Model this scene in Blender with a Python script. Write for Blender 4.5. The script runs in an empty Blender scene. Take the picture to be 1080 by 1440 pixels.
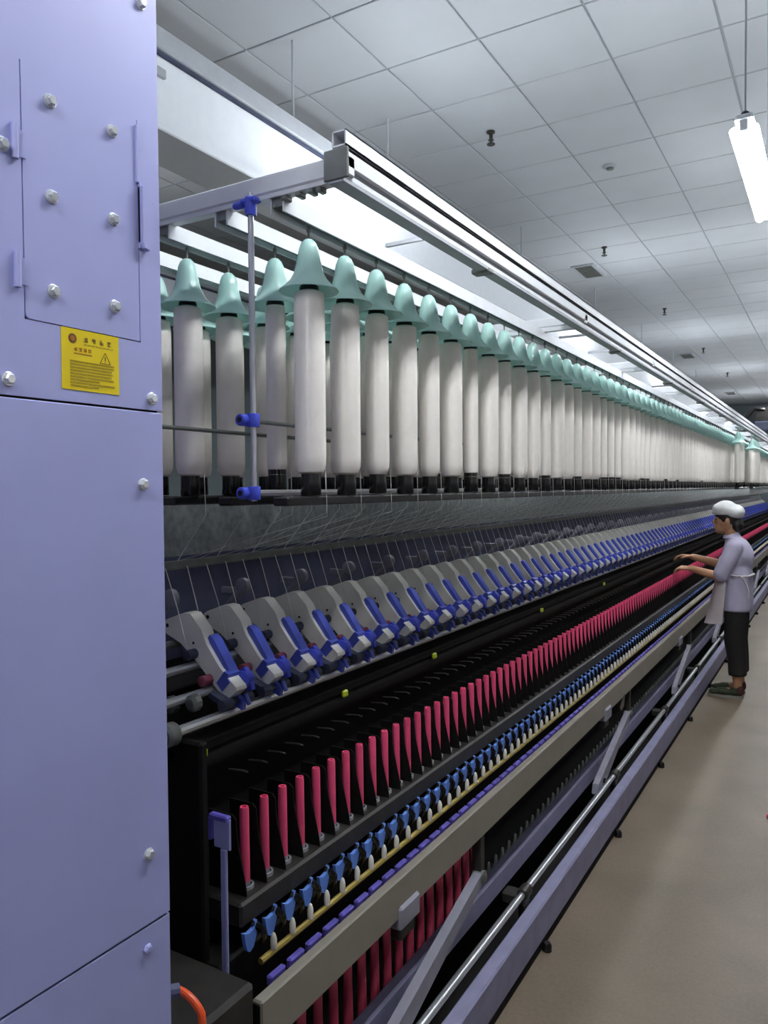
import bpy, bmesh, math, random
from mathutils import Matrix, Vector
random.seed(7)
SC = bpy.context.scene
COL = SC.collection
PI = math.pi

# ------------------------------------------------------------------ camera, world, exposure
CAM_H = 1.68
ROT = ((0.8610968706, 0.5083886449, -0.0072914469),      # camera right / down / forward in world axes
       (0.0094139587, -0.0302802014, -0.9994971169),
       (-0.5083537713, 0.8605951982, -0.0308601364))
cd = bpy.data.cameras.new('camera')
cam = bpy.data.objects.new('camera', cd)
COL.objects.link(cam)
cd.sensor_fit = 'VERTICAL'
cd.sensor_height = 36.0
cd.lens = 36.0 * 1080.0 / 1440.0
cd.clip_start = 0.05
r, d, f = (Vector(v) for v in ROT)
cam.matrix_world = Matrix(((r.x, -d.x, -f.x, 0), (r.y, -d.y, -f.y, 0), (r.z, -d.z, -f.z, CAM_H), (0, 0, 0, 1)))
SC.camera = cam

w = bpy.data.worlds.new('hall_air')
SC.world = w
w.use_nodes = True
bgn = w.node_tree.nodes.get('Background')
if bgn is None:
    bgn = w.node_tree.nodes.new('ShaderNodeBackground')
bgn.inputs[0].default_value = (0.8, 0.87, 1.0, 1)
bgn.inputs[1].default_value = 0.1

LAMP_POWER = 48.0           # emission strength of the aisle tubes; the other rows are dimmer
SC.view_settings.view_transform = 'Standard'
SC.view_settings.look = 'None'
SC.view_settings.gamma = 1.0
SC.view_settings.use_curve_mapping = False
SC.view_settings.exposure = 0.7
SC.cycles.use_denoising = True
SC.cycles.max_bounces = 8


# ------------------------------------------------------------------ materials
def lin(h):
    h = h.lstrip('#')
    o = []
    for i in (0, 2, 4):
        c = int(h[i:i + 2], 16) / 255
        o.append(c / 12.92 if c <= 0.04045 else ((c + 0.055) / 1.055) ** 2.4)
    return (*o, 1.0)


def mat(name, h, rough=0.5, metal=0.0, var=0.06, scale=18.0, bump=0.0, bscale=120.0, coat=0.0, sub=0.0, trans=0.0, spec=0.5):
    m = bpy.data.materials.new(name)
    m.use_nodes = True
    nt = m.node_tree
    b = nt.nodes['Principled BSDF']
    b.inputs['Roughness'].default_value = rough
    b.inputs['Metallic'].default_value = metal
    b.inputs['Specular IOR Level'].default_value = spec
    b.inputs['Coat Weight'].default_value = coat
    b.inputs['Subsurface Weight'].default_value = sub
    b.inputs['Subsurface Scale'].default_value = 0.01
    b.inputs['Transmission Weight'].default_value = trans
    c = lin(h)
    tc = nt.nodes.new('ShaderNodeTexCoord')
    n = nt.nodes.new('ShaderNodeTexNoise')
    n.inputs['Scale'].default_value = scale
    n.inputs['Detail'].default_value = 4
    nt.links.new(tc.outputs['Object'], n.inputs['Vector'])
    rp = nt.nodes.new('ShaderNodeValToRGB')
    rp.color_ramp.elements[0].position = 0.3
    rp.color_ramp.elements[1].position = 0.7
    rp.color_ramp.elements[0].color = tuple(x * (1 - var) for x in c[:3]) + (1,)
    rp.color_ramp.elements[1].color = tuple(min(1, x * (1 + var)) for x in c[:3]) + (1,)
    nt.links.new(n.outputs['Fac'], rp.inputs['Fac'])
    nt.links.new(rp.outputs['Color'], b.inputs['Base Color'])
    if bump:
        n2 = nt.nodes.new('ShaderNodeTexNoise')
        n2.inputs['Scale'].default_value = bscale
        nt.links.new(tc.outputs['Object'], n2.inputs['Vector'])
        bp = nt.nodes.new('ShaderNodeBump')
        bp.inputs['Strength'].default_value = bump
        bp.inputs['Distance'].default_value = 0.002
        nt.links.new(n2.outputs['Fac'], bp.inputs['Height'])
        nt.links.new(bp.outputs['Normal'], b.inputs['Normal'])
    return m


def emit(name, h, s):
    m = bpy.data.materials.new(name)
    m.use_nodes = True
    b = m.node_tree.nodes['Principled BSDF']
    b.inputs['Base Color'].default_value = (0.9, 0.9, 0.9, 1)
    b.inputs['Emission Color'].default_value = lin(h)
    b.inputs['Emission Strength'].default_value = s
    return m


M = dict(
    lavender=mat('lavender_paint', '#afb2e5', 0.42, var=0.03, scale=6, bump=0.08, bscale=60),
    lavender_dark=mat('lavender_rail_paint', '#8b89a6', 0.5, var=0.1, scale=14),
    chrome=mat('chrome', '#eceef2', 0.25, 0.6, var=0.02),
    steel=mat('brushed_steel', '#d2d4d8', 0.3, 0.75, var=0.06),
    dull_steel=mat('dull_steel', '#80837f', 0.5, 0.6, var=0.15),
    dark_steel=mat('dark_oiled_steel', '#3d3a37', 0.45, 0.4, var=0.2),
    alu=mat('aluminium_profile', '#e2e4e8', 0.45, 0.0, var=0.04),
    alu_shade=mat('aluminium_shaded', '#4b4c52', 0.5, 0.2, var=0.05),  # dark copy of the aluminium, with shade put into its colour
    black=mat('black_plastic', '#1b1a1a', 0.22, var=0.1),
    black_matte=mat('black_matte', '#131110', 0.8, var=0.25, scale=30, spec=0.2),
    gap=mat('dark_gap', '#14131a', 0.9, var=0.1),
    navy=mat('navy_panel', '#5f6280', 0.7, var=0.2, scale=8),
    veil=mat('grey_lint_panel', '#a3a8a9', 0.85, var=0.25, scale=40, bump=0.4, bscale=90),
    roving=mat('roving_cotton', '#f6efe7', 0.36, spec=1.0, var=0.025, scale=40, bump=0.15, bscale=300, sub=0.0),
    strand=mat('roving_strand', '#f3f1ec', 0.7, var=0.02),
    hat=mat('mint_plastic', '#cdeee8', 0.2, var=0.03),
    pink=mat('pink_plastic', '#f0557f', 0.35, var=0.05),
    pink_shaded=mat('pink_plastic_shaded', '#c64a63', 0.4, var=0.08),  # pink darkened to carry the shade under the beam
    arm=mat('arm_cream_plastic', '#fbf8ee', 0.45, var=0.04),
    blue=mat('blue_plastic', '#4f5fc8', 0.32, var=0.06),
    blue_sky=mat('sky_blue_plastic', '#6c95e6', 0.4, var=0.08),
    blue_clamp=mat('royal_blue_plastic', '#4a58d2', 0.3, var=0.05),
    indigo=mat('indigo_plastic', '#5a50a8', 0.4, var=0.12),
    slate=mat('slate_rubber', '#3d4358', 0.55, var=0.2),
    maroon=mat('maroon_rubber', '#8a4154', 0.5, var=0.2),
    ivory=mat('ivory_plastic', '#efe9da', 0.4, var=0.04),
    brass=mat('yellow_varnished_rail', '#a8924a', 0.4, 0.3, var=0.12),
    beige=mat('beige_aluminium', '#958f84', 0.42, 0.25, var=0.06, scale=9),
    greybox=mat('grey_casting', '#8e8c99', 0.5, var=0.1),
    white_paint=mat('white_duct_paint', '#e4e8ee', 0.5, var=0.02),
    grey_paint=mat('grey_flange_paint', '#a9adb3', 0.5, var=0.04),
    tile=mat('ceiling_board', '#b6babf', 0.85, var=0.025, scale=3, bump=0.1, bscale=200),
    joint=mat('ceiling_joint', '#93999f', 0.8, var=0.05),
    wall=mat('hall_wall_paint', '#727d82', 0.8, var=0.04, scale=2),
    yellow=mat('yellow_label', '#f1d614', 0.4, var=0.03),
    ink=mat('label_ink', '#6b4a12', 0.6, var=0.1),
    ink_red=mat('label_ink_red', '#b3620f', 0.6, var=0.1),
    ink_soft=mat('label_small_print', '#b39a10', 0.6, var=0.1),
    orange=mat('orange_hose', '#ee5a2a', 0.35, var=0.05),
    lime=mat('lime_plastic', '#c2cf2a', 0.4, var=0.05),
    tube=emit('fluorescent_tube', '#f6fbff', LAMP_POWER),
    tube_dim=emit('dimmed_fluorescent_tube', '#f6fbff', LAMP_POWER * 0.65),  # emission lowered to keep the duct face from burning out
    skin=mat('skin', '#b98a68', 0.55, var=0.06, sub=0.05),
    shirt=mat('lavender_cotton', '#b9b3cb', 0.85, var=0.05, bump=0.3, bscale=60),
    apron=mat('white_apron_cotton', '#cfc6c6', 0.85, var=0.05, bump=0.3, bscale=60),
    cap=mat('white_cap_cotton', '#e6e6e6', 0.85, var=0.04, bump=0.4, bscale=50),
    trousers=mat('black_cotton', '#1e1b1a', 0.85, var=0.1),
    hair=mat('black_hair', '#17120f', 0.5, var=0.2),
    shoe=mat('dark_green_canvas', '#2c3520', 0.7, var=0.15),
    shoe_red=mat('dark_red_canvas', '#4a2320', 0.7, var=0.15),
    sole=mat('grey_rubber_sole', '#8c877f', 0.7, var=0.08),
    eye=mat('eye_dark', '#100c0a', 0.2, var=0.05),
    lip=mat('lip', '#8a4a40', 0.5, var=0.05),
)


def floor_material():
    m = bpy.data.materials.new('speckled_floor')
    m.use_nodes = True
    nt = m.node_tree
    b = nt.nodes['Principled BSDF']
    b.inputs['Roughness'].default_value = 0.5
    tc = nt.nodes.new('ShaderNodeTexCoord')
    n1 = nt.nodes.new('ShaderNodeTexNoise'); n1.inputs['Scale'].default_value = 2.2; n1.inputs['Detail'].default_value = 8
    n2 = nt.nodes.new('ShaderNodeTexNoise'); n2.inputs['Scale'].default_value = 70; n2.inputs['Detail'].default_value = 3
    mx = nt.nodes.new('ShaderNodeMath'); mx.operation = 'ADD'
    ml = nt.nodes.new('ShaderNodeMath'); ml.operation = 'MULTIPLY'; ml.inputs[1].default_value = 0.55
    nt.links.new(tc.outputs['Object'], n1.inputs['Vector']); nt.links.new(tc.outputs['Object'], n2.inputs['Vector'])
    nt.links.new(n2.outputs['Fac'], ml.inputs[0]); nt.links.new(n1.outputs['Fac'], mx.inputs[0]); nt.links.new(ml.outputs[0], mx.inputs[1])
    rp = nt.nodes.new('ShaderNodeValToRGB')
    rp.color_ramp.elements[0].position = 0.52; rp.color_ramp.elements[0].color = lin('#655947')
    rp.color_ramp.elements[1].position = 1.0; rp.color_ramp.elements[1].color = lin('#7c6d5b')
    e = rp.color_ramp.elements.new(0.76); e.color = lin('#726453')
    nt.links.new(mx.outputs[0], rp.inputs['Fac']); nt.links.new(rp.outputs['Color'], b.inputs['Base Color'])
    return m


M['floor'] = floor_material()


def make_translucent(m, h, amount):
    nt = m.node_tree
    out = nt.nodes['Material Output']; b = nt.nodes['Principled BSDF']
    tr = nt.nodes.new('ShaderNodeBsdfTranslucent'); tr.inputs['Color'].default_value = lin(h)
    mx = nt.nodes.new('ShaderNodeMixShader'); mx.inputs[0].default_value = amount
    nt.links.new(b.outputs[0], mx.inputs[1]); nt.links.new(tr.outputs[0], mx.inputs[2]); nt.links.new(mx.outputs[0], out.inputs['Surface'])


def make_silky(m):
    nt = m.node_tree
    b = nt.nodes['Principled BSDF']
    tg = nt.nodes.new('ShaderNodeTangent'); tg.direction_type = 'RADIAL'; tg.axis = 'Z'
    nt.links.new(tg.outputs[0], b.inputs['Tangent'])
    b.inputs['Anisotropic'].default_value = 0.85
    b.inputs['Anisotropic Rotation'].default_value = 0.25


make_silky(M['roving'])
make_translucent(M['hat'], '#d4f4ee', 0.38)


# ------------------------------------------------------------------ mesh building
class MB:
    def __init__(s):
        s.v = []; s.f = []; s.mi = []; s.cur = 0

    def add(s, vs, fs):
        o = len(s.v)
        s.v += [tuple(p) for p in vs]
        s.f += [tuple(i + o for i in q) for q in fs]
        s.mi += [s.cur] * len(fs)

    def use(s, i):
        s.cur = i
        return s

    def box(s, x0, x1, y0, y1, z0, z1, c=0.0):
        x0, x1 = min(x0, x1), max(x0, x1); y0, y1 = min(y0, y1), max(y0, y1); z0, z1 = min(z0, z1), max(z0, z1)
        if c <= 0:
            s.add([(x0, y0, z0), (x1, y0, z0), (x1, y1, z0), (x0, y1, z0), (x0, y0, z1), (x1, y0, z1), (x1, y1, z1), (x0, y1, z1)],
                  [(0, 3, 2, 1), (4, 5, 6, 7), (0, 1, 5, 4), (1, 2, 6, 5), (2, 3, 7, 6), (3, 0, 4, 7)])
            return s
        bm = bmesh.new()
        bmesh.ops.create_cube(bm, size=1.0)
        for v in bm.verts:
            v.co = Vector(((x0 + x1) / 2 + v.co.x * (x1 - x0), (y0 + y1) / 2 + v.co.y * (y1 - y0), (z0 + z1) / 2 + v.co.z * (z1 - z0)))
        bmesh.ops.bevel(bm, geom=bm.edges[:], offset=min(c, 0.45 * min(x1 - x0, y1 - y0, z1 - z0)), segments=1, affect='EDGES')
        bm.verts.index_update()
        s.add([v.co[:] for v in bm.verts], [[v.index for v in q.verts] for q in bm.faces])
        bm.free()
        return s

    def tube(s, pts, rad, n=8, caps=True):
        pts = [Vector(p) for p in pts]
        if not hasattr(rad, '__len__'):
            rad = [rad] * len(pts)
        rings = []
        prev = None
        for i, p in enumerate(pts):
            a = pts[max(0, i - 1)]; b = pts[min(len(pts) - 1, i + 1)]
            t = (b - a).normalized()
            if prev is None:
                u = t.orthogonal().normalized()
            else:
                u = (prev - t * prev.dot(t)).normalized()
            prev = u
            q = t.cross(u)
            rings.append([p + (u * math.cos(2 * PI * k / n) + q * math.sin(2 * PI * k / n)) * rad[i] for k in range(n)])
        vs = [v for rg in rings for v in rg]
        fs = []
        for i in range(len(rings) - 1):
            for k in range(n):
                fs.append((i * n + k, i * n + (k + 1) % n, (i + 1) * n + (k + 1) % n, (i + 1) * n + k))
        if caps:
            fs.append(tuple(range(n))[::-1]); fs.append(tuple((len(rings) - 1) * n + k for k in range(n)))
        s.add(vs, fs)
        return s

    def lathe(s, prof, c=(0, 0, 0), n=16, axis='z', close=True):
        vs = []
        for rr, h in prof:
            for k in range(n):
                a = 2 * PI * k / n
                p = (rr * math.cos(a), rr * math.sin(a), h)
                if axis == 'x':
                    p = (p[2], p[0], p[1])
                elif axis == 'y':
                    p = (p[1], p[2], p[0])
                vs.append((c[0] + p[0], c[1] + p[1], c[2] + p[2]))
        fs = []
        for i in range(len(prof) - 1):
            for k in range(n):
                fs.append((i * n + k, i * n + (k + 1) % n, (i + 1) * n + (k + 1) % n, (i + 1) * n + k))
        if close:
            fs.append(tuple(range(n))[::-1]); fs.append(tuple((len(prof) - 1) * n + k for k in range(n)))
        s.add(vs, fs)
        return s

    def prism(s, poly, axis, a0, a1):
        """poly: 2-D outline; axis 'x' -> (y,z) outline, 'y' -> (x,z) outline, 'z' -> (x,y) outline"""
        def P(p, a):
            return (a, p[0], p[1]) if axis == 'x' else (p[0], a, p[1]) if axis == 'y' else (p[0], p[1], a)
        n = len(poly)
        s.add([P(p, a0) for p in poly] + [P(p, a1) for p in poly],
              [tuple(range(n))[::-1], tuple(range(n, 2 * n))] + [(i, (i + 1) % n, n + (i + 1) % n, n + i) for i in range(n)])
        return s

    def ball(s, c, rx, ry=None, rz=None, nu=12, nv=8):
        ry = rx if ry is None else ry; rz = rx if rz is None else rz
        vs = [(c[0], c[1], c[2] - rz)]
        for i in range(1, nv):
            ph = PI * i / nv
            for k in range(nu):
                a = 2 * PI * k / nu
                vs.append((c[0] + rx * math.sin(ph) * math.cos(a), c[1] + ry * math.sin(ph) * math.sin(a), c[2] - rz * math.cos(ph)))
        vs.append((c[0], c[1], c[2] + rz))
        fs = [(0, 1 + (k + 1) % nu, 1 + k) for k in range(nu)]
        for i in range(nv - 2):
            for k in range(nu):
                fs.append((1 + i * nu + k, 1 + i * nu + (k + 1) % nu, 1 + (i + 1) * nu + (k + 1) % nu, 1 + (i + 1) * nu + k))
        o = 1 + (nv - 2) * nu
        fs += [(o + k, o + (k + 1) % nu, len(vs) - 1) for k in range(nu)]
        s.add(vs, fs)
        return s

    def mesh(s, name, mats, smooth=35):
        me = bpy.data.meshes.new(name)
        me.from_pydata(s.v, [], s.f)
        mats = mats if isinstance(mats, (list, tuple)) else [mats]
        for m in mats:
            me.materials.append(M[m])
        if len(mats) > 1:
            me.polygons.foreach_set('material_index', s.mi)
        bm = bmesh.new(); bm.from_mesh(me)
        bmesh.ops.recalc_face_normals(bm, faces=bm.faces)
        bm.to_mesh(me); bm.free()
        if smooth:
            me.polygons.foreach_set('use_smooth', [True] * len(me.polygons))
            me.set_sharp_from_angle(angle=math.radians(smooth))
        me.update()
        return me

    def build(s, name, mats, parent=None, loc=(0, 0, 0), smooth=35):
        return put(name, s.mesh(name, mats, smooth), parent, loc)


def put(name, me, parent=None, loc=(0, 0, 0)):
    o = bpy.data.objects.new(name, me)
    COL.objects.link(o)
    o.parent = parent
    o.location = loc
    return o


def tag(o, label, cat, group=None, kind=None):
    if label: o['label'] = label
    if cat: o['category'] = cat
    if group: o['group'] = group
    if kind: o['kind'] = kind
    return o


def thing(name, label, cat, loc=(0, 0, 0), group=None):
    o = bpy.data.objects.new(name, None)
    o.empty_display_size = 0.05
    COL.objects.link(o)
    o.location = loc
    return tag(o, label, cat, group)


def structure(o):
    o['kind'] = 'structure'
    return o


# ------------------------------------------------------------------ the hall
Y_END = 18.2                       # far end of the spinning frame
CEIL = 4.23
structure(MB().box(-9, 3.2, -6, 27, -0.1, 0).build('floor', 'floor'))
ceiling = structure(MB().box(-9, 3.2, -6, 27, CEIL + 0.006, CEIL + 0.1).build('ceiling', 'joint'))
tile_me = MB().box(-0.294, 0.294, -0.294, 0.294, 0, 0.012, 0.003).mesh('ceiling_tile', 'tile')
far_tiles = MB()
for i in range(-13, 8):
    for j in range(-6, 39):
        cx = -1.182 + 0.6 * i + 0.3; cy = 4.11 + 0.6 * j + 0.3
        if not (-8.6 < cx < 2.9 and -5.6 < cy < 26.6):
            continue
        if -4.4 < cx < 0.2 and 2.4 < cy < 22.0:
            put('ceiling_tile', tile_me, ceiling, (cx, cy, CEIL - 0.004))
        else:
            far_tiles.box(cx - 0.294, cx + 0.294, cy - 0.294, cy + 0.294, CEIL - 0.004, CEIL + 0.008)
ft = far_tiles.build('ceiling_tile_field', 'tile', ceiling)
ft['kind'] = 'stuff'
structure(MB().box(-9.1, -9, -6, 27, 0, CEIL + 0.1).build('wall_left', 'wall'))
structure(MB().box(3.2, 3.3, -6, 27, 0, CEIL + 0.1).build('wall_right', 'wall'))
structure(MB().box(-9, 3.2, 27, 27.1, 0, CEIL + 0.1).build('wall_back', 'wall'))
structure(MB().box(-9, 3.2, -6.1, -6, 0, CEIL + 0.1).build('wall_front', 'wall'))


# fluorescent lamps
def lamp_meshes():
    a = MB(); a.box(-0.035, 0.035, -0.6, 0.6, 0.032, 0.06, 0.008)
    h = MB().box(-0.016, 0.016, -0.008, 0.008, -0.008, 0.034, 0.004)
    t = MB().lathe([(0.008, -0.588), (0.019, -0.583), (0.019, 0.583), (0.008, 0.588)], (0, 0, 0), 12, 'y')
    wv = MB().tube([(0, 0, 0.055), (0, 0, CEIL - 3.1 + 0.002)], 0.004, 6)
    g = MB().lathe([(0.012, 0), (0.016, 0.004), (0.016, 0.02), (0.006, 0.028)], (0, 0, 0.06), 10)
    return (a.mesh('batten', 'white_paint'), h.mesh('lamp_holder', 'white_paint'), t.mesh('tube', 'tube'),
            wv.mesh('hanging_wire', 'grey_paint'), g.mesh('cable_gland', 'slate'))


LM = lamp_meshes()
TUBE_DIM = LM[2].copy(); TUBE_DIM.materials[0] = M['tube_dim']
ARM_ME = MB().box(-0.549, 0.02, -0.012, 0.012, 0.058, 0.082, 0.003).mesh('bracket_arm', 'grey_paint')


def lamp(x, y, label, group):
    t = thing('fluorescent_lamp', label, 'lamp', (x, y, 3.22 if x == -2.05 else 3.1), group)
    put('batten', LM[0], t); put('lamp_holder', LM[1], t, (0, -0.6, 0)); put('lamp_holder', LM[1], t, (0, 0.6, 0))
    tb = LM[2] if x > -1 else TUBE_DIM
    put('tube', tb, t, (-0.036, 0, 0)); put('tube', tb, t, (0.036, 0, 0))
    for yy in (-0.55, 0.55):
        if x == -2.05:
            put('bracket_arm', ARM_ME, t, (0, yy, 0))
        else:
            put('hanging_wire', LM[3], t, (0, yy, 0))
    put('cable_gland', LM[4], t, (0, -0.55, 0))


for k in range(12):
    lamp(-0.335, -3.2 + 2.4 * k, 'twin-tube fluorescent lamp hung on wires above the aisle floor', 'lamps above the aisle')
for y in (-0.9, 3.9, 8.7, 13.5, 18.3, 23.1):
    lamp(-2.05, y, 'twin-tube fluorescent lamp hung between the bobbin creel and the white duct', 'lamps beside the duct')
    if y == 3.9 or y > 12:
        lamp(-4.8, y, 'twin-tube fluorescent lamp hung beyond the white duct', 'lamps beyond the duct')


def duct(x, label):
    t = thing('air_duct', label, 'duct', (x, 0, 0))
    MB().box(-0.31, 0, -5.5, 26.5, 3.28, 3.6, 0.006).build('duct_body', 'white_paint', t)
    MB().box(-0.34, 0.03, -5.5, 26.5, 3.615, 3.71, 0.006).build('flange', 'grey_paint', t)
    MB().box(-0.32, 0.012, -5.5, 26.5, 3.6, 3.615).build('seam', 'slate', t)
    for y in (0.9, 3.57, 4.64, 7.23, 9.9, 12.6, 15.3, 18.0):
        MB().tube([(-0.09, y, 3.7), (-0.09, y, CEIL)], 0.007, 6).build('hanging_rod', 'grey_paint', t)
    return t


dct = duct(-2.6, 'white rectangular air duct with grey top flange hung above the bobbin creel')
duct(-5.25, 'white rectangular air duct farther off, beyond the second lamp row')
b = MB().box(0, 0.02, 2.32, 2.5, 3.50, 3.54, 0.003).box(0, 0.015, 2.36, 2.44, 3.38, 3.5, 0.003)
b.build('damper_bracket', 'grey_paint', dct)

# ceiling fittings
SPR = MB().lathe([(0.03, 0), (0.03, -0.012), (0.014, -0.02), (0.012, -0.05), (0.02, -0.06), (0.02, -0.066)], (0, 0, 0), 10).mesh('body', 'dark_steel')
SPR2 = MB().lathe([(0.006, -0.064), (0.006, -0.085), (0.03, -0.088), (0.03, -0.094)], (0, 0, 0), 10).mesh('deflector', 'dark_steel')
for y in (2.0, 5.2, 8.3, 11.6, 15.3, 18.9):
    t = thing('fire_sprinkler', 'small dark fire sprinkler head on the ceiling boards', 'sprinkler', (-2.16, y, CEIL - 0.004), 'sprinkler heads in one line')
    put('body', SPR, t); put('deflector', SPR2, t)
t = thing('smoke_detector', 'round flush smoke detector on the ceiling boards', 'detector', (-1.58, 6.24, CEIL - 0.004))
MB().lathe([(0.055, 0), (0.055, -0.012), (0.04, -0.02)], (0, 0, 0), 16).build('base', 'grey_paint', t)
MB().lathe([(0.03, -0.018), (0.03, -0.03), (0.015, -0.036)], (0, 0, 0), 12).build('sensor', 'dull_steel', t)
VF = MB()
for x0, x1, y0, y1 in ((-.13, .13, -.29, -.26), (-.13, .13, .26, .29), (-.13, -.1, -.26, .26), (.1, .13, -.26, .26)):
    VF.box(x0, x1, y0, y1, -0.02, 0)
VF = VF.mesh('frame', 'grey_paint')
VB = MB().box(-.1, .1, -.26, .26, -0.006, 0).mesh('backing', 'dark_steel')
VS = MB().box(-.1, .1, -.012, .012, -0.018, -0.008).mesh('slat', 'dull_steel')
for y in (9.1, 16.0, 23.1):
    t = thing('ceiling_vent', 'grey slatted air vent in the ceiling boards', 'vent', (-2.55, y, CEIL - 0.004), 'ceiling vents in one line')
    put('frame', VF, t); put('backing', VB, t)
    for k in range(9):
        put('slat', VS, t, (0, -0.232 + k * 0.058, 0))

# ------------------------------------------------------------------ control cabinet at the head of the frame
CX = -0.85
cab = thing('control_cabinet', 'tall lavender steel control cabinet with bolted panels and yellow label', 'cabinet', (CX, 0, 0))
TH = 0.004
MB().box(-1.2, -TH - 0.002, -1.6, 0.800, 0.0, 2.55).build('body', 'lavender_dark', cab)
MB().box(-TH - 0.0019, -TH - 0.0012, 0.57, 0.78, 1.88, 2.21).build('door_recess', 'gap', cab)
for zz in (1.052, 1.793):
    MB().box(-TH - 0.0019, -TH - 0.0012, -1.6, 0.799, zz - 0.006, zz + 0.006).build('seam_recess', 'gap', cab)
Y0, Y1 = -1.6, 0.805
DY0, DY1, DZ0, DZ1 = 0.588, 0.765, 1.890, 2.198
G = 0.0016
up = MB()
up.box(-TH, 0, Y0, DY0 - G, 1.7945, 2.55); up.box(-TH, 0, DY1 + G, Y1, 1.7945, 2.55)
up.box(-TH, 0, DY0 - G, DY1 + G, 1.7945, DZ0 - G); up.box(-TH, 0, DY0 - G, DY1 + G, DZ1, 2.55)
up.box(-0.02, -TH, Y1 - 0.004, Y1, 1.7945, 2.55)
up.build('upper_panel', 'lavender', cab)
MB().box(-TH, 0, Y0, Y1, 1.0535, 1.7915, 0.0012).box(-0.02, -TH, Y1 - 0.004, Y1, 1.0535, 1.7915).build('middle_panel', 'lavender', cab)
MB().box(-TH - 0.001, -0.001, Y0, Y1, 0.06, 1.0505, 0.0012).box(-0.02, -TH, Y1 - 0.004, Y1, 0.06, 1.0505).build('lower_panel', 'lavender', cab)
poly = [(DY1 - 0.001, DZ0), (DY1, DZ0 + 0.001), (DY1, DZ1), (DY0, DZ1), (DY0, DZ0 + 0.006)]
poly += [(DY0 + 0.006 - 0.006 * math.cos(a), DZ0 + 0.006 - 0.006 * math.sin(a)) for a in (0.4, 0.8, 1.2, PI / 2)]
door = MB().prism(poly, 'x', -TH, 0.0).build('access_door', 'lavender', cab)
for zc in (2.097, 1.945):
    h = MB().tube([(0.003, 0.5765, zc - 0.021), (0.003, 0.5765, zc + 0.021)], 0.0042, 10)
    h.box(-0.001, 0.0012, 0.5765, 0.592, zc - 0.016, zc + 0.016)
    h.build('hinge', 'lavender', door)
latch = [(0.7655, 2.105), (0.7745, 2.108), (0.7825, 2.102), (0.7825, 2.026), (0.778, 2.018), (0.7695, 2.020), (0.7655, 2.028)]
lt = MB().prism(latch, 'x', 0.0005, 0.010)
lt.box(0.0, 0.004, 0.7655, 0.770, 2.02, 2.11)
lt.build('latch_tab', 'lavender', door)
MB().box(-0.001, 0.0035, 0.7615, 0.7668, 2.11, 2.19, 0.001).build('door_edge', 'lavender', door)
BOLT = MB()
BOLT.lathe([(0.0088, 0), (0.0088, 0.0012), (0.0078, 0.0018)], (0, 0, 0), 16, 'x')
BOLT.lathe([(0.0066, 0.0016), (0.0068, 0.006), (0.0052, 0.0074)], (0, 0, 0), 6, 'x')
BOLT = BOLT.mesh('bolt', 'chrome', 25)
BOLT_S = MB().lathe([(0.0046, 0), (0.0046, 0.002), (0.003, 0.004)], (0, 0, 0), 10, 'x').mesh('screw', 'chrome')
for by in (0.627, 0.722):
    for bz in (2.165, 2.047, 1.930):
        put('bolt', BOLT, door, (0, by, bz))
for by, bz in ((0.563, 1.813), (0.7845, 1.811), (0.766, 1.688), (0.765, 1.156), (0.776, 2.363), (0.562, 2.088), (0.20, 1.156), (0.20, 1.688)):
    put('bolt', BOLT, cab, (0, by, bz))
put('screw', BOLT_S, cab, (0, 0.786, 2.088))
MB().lathe([(0.007, 0), (0.007, 0.003), (0.004, 0.005)], (0, 0.760, 1.02), 6, 'x').build('painted_bolt', 'lavender', cab)
# yellow warning label: plate with printed marks
lab = MB().box(0, 0.0007, 0.6365, 0.7268, 1.810, 1.8885).build('warning_label', 'yellow', cab)
lab['label'] = 'yellow warning label with dark logo, small print and triangle'


def mark(parts, m, name):
    k = MB()
    for (a0, a1, z0, z1) in parts:
        k.box(0.0006, 0.0011, 0.6365 + a0, 0.6365 + a1, 1.8885 - z1, 1.8885 - z0)
    return k.build(name, m, lab)


k = MB().lathe([(0.0062, 0.0006), (0.0062, 0.0011)], (0, 0.6365 + 0.0165, 1.8885 - 0.0125), 20, 'x').build('logo_disc', 'ink', lab)
MB().lathe([(0.0035, 0.0008), (0.0035, 0.0014)], (0, 0.6365 + 0.0165, 1.8885 - 0.0125), 14, 'x').build('logo_centre', 'ink_red', lab)


def glyph(a, z, s, k):
    rr = random.Random(k)
    o = [(a + s * .08, a + s * .92, z + s * q - s * .05, z + s * q + s * .05) for q in sorted(rr.sample([.12, .32, .52, .72, .9], 3))]
    o += [(a + s * q - s * .05, a + s * q + s * .05, z + s * .05, z + s * .95) for q in rr.sample([.2, .5, .8], 2)]
    return o


g = []
for q in range(4):
    g += glyph(0.0335 + q * 0.0125, 0.0085, 0.0068, q + 3)
mark(g, 'ink', 'heading_print')
mark([(0.034 + q * 0.006, 0.0385 + q * 0.006, 0.0175, 0.0188) for q in range(8)], 'ink_soft', 'subheading_print')
g = []
for q in range(4):
    g += glyph(0.0185 + q * 0.0073, 0.0232, 0.0052, q + 21)
mark(g, 'ink_red', 'caution_print')
mark([(0.0185, 0.046, 0.0305, 0.0317)], 'ink_red', 'caution_subprint')
tri = MB()
ty, tz = 0.6365 + 0.0675, 1.8885 - 0.0245
for p, q in (((ty, tz), (ty - 0.0085, tz - 0.0145)), ((ty - 0.0085, tz - 0.0145), (ty + 0.0085, tz - 0.0145)), ((ty + 0.0085, tz - 0.0145), (ty, tz))):
    tri.tube([(0.0008, p[0], p[1]), (0.0008, q[0], q[1])], 0.0005, 4)
tri.box(0.0006, 0.0012, ty - 0.0005, ty + 0.0005, tz - 0.0105, tz - 0.005); tri.box(0.0006, 0.0012, ty - 0.0005, ty + 0.0005, tz - 0.0128, tz - 0.0118)
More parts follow.
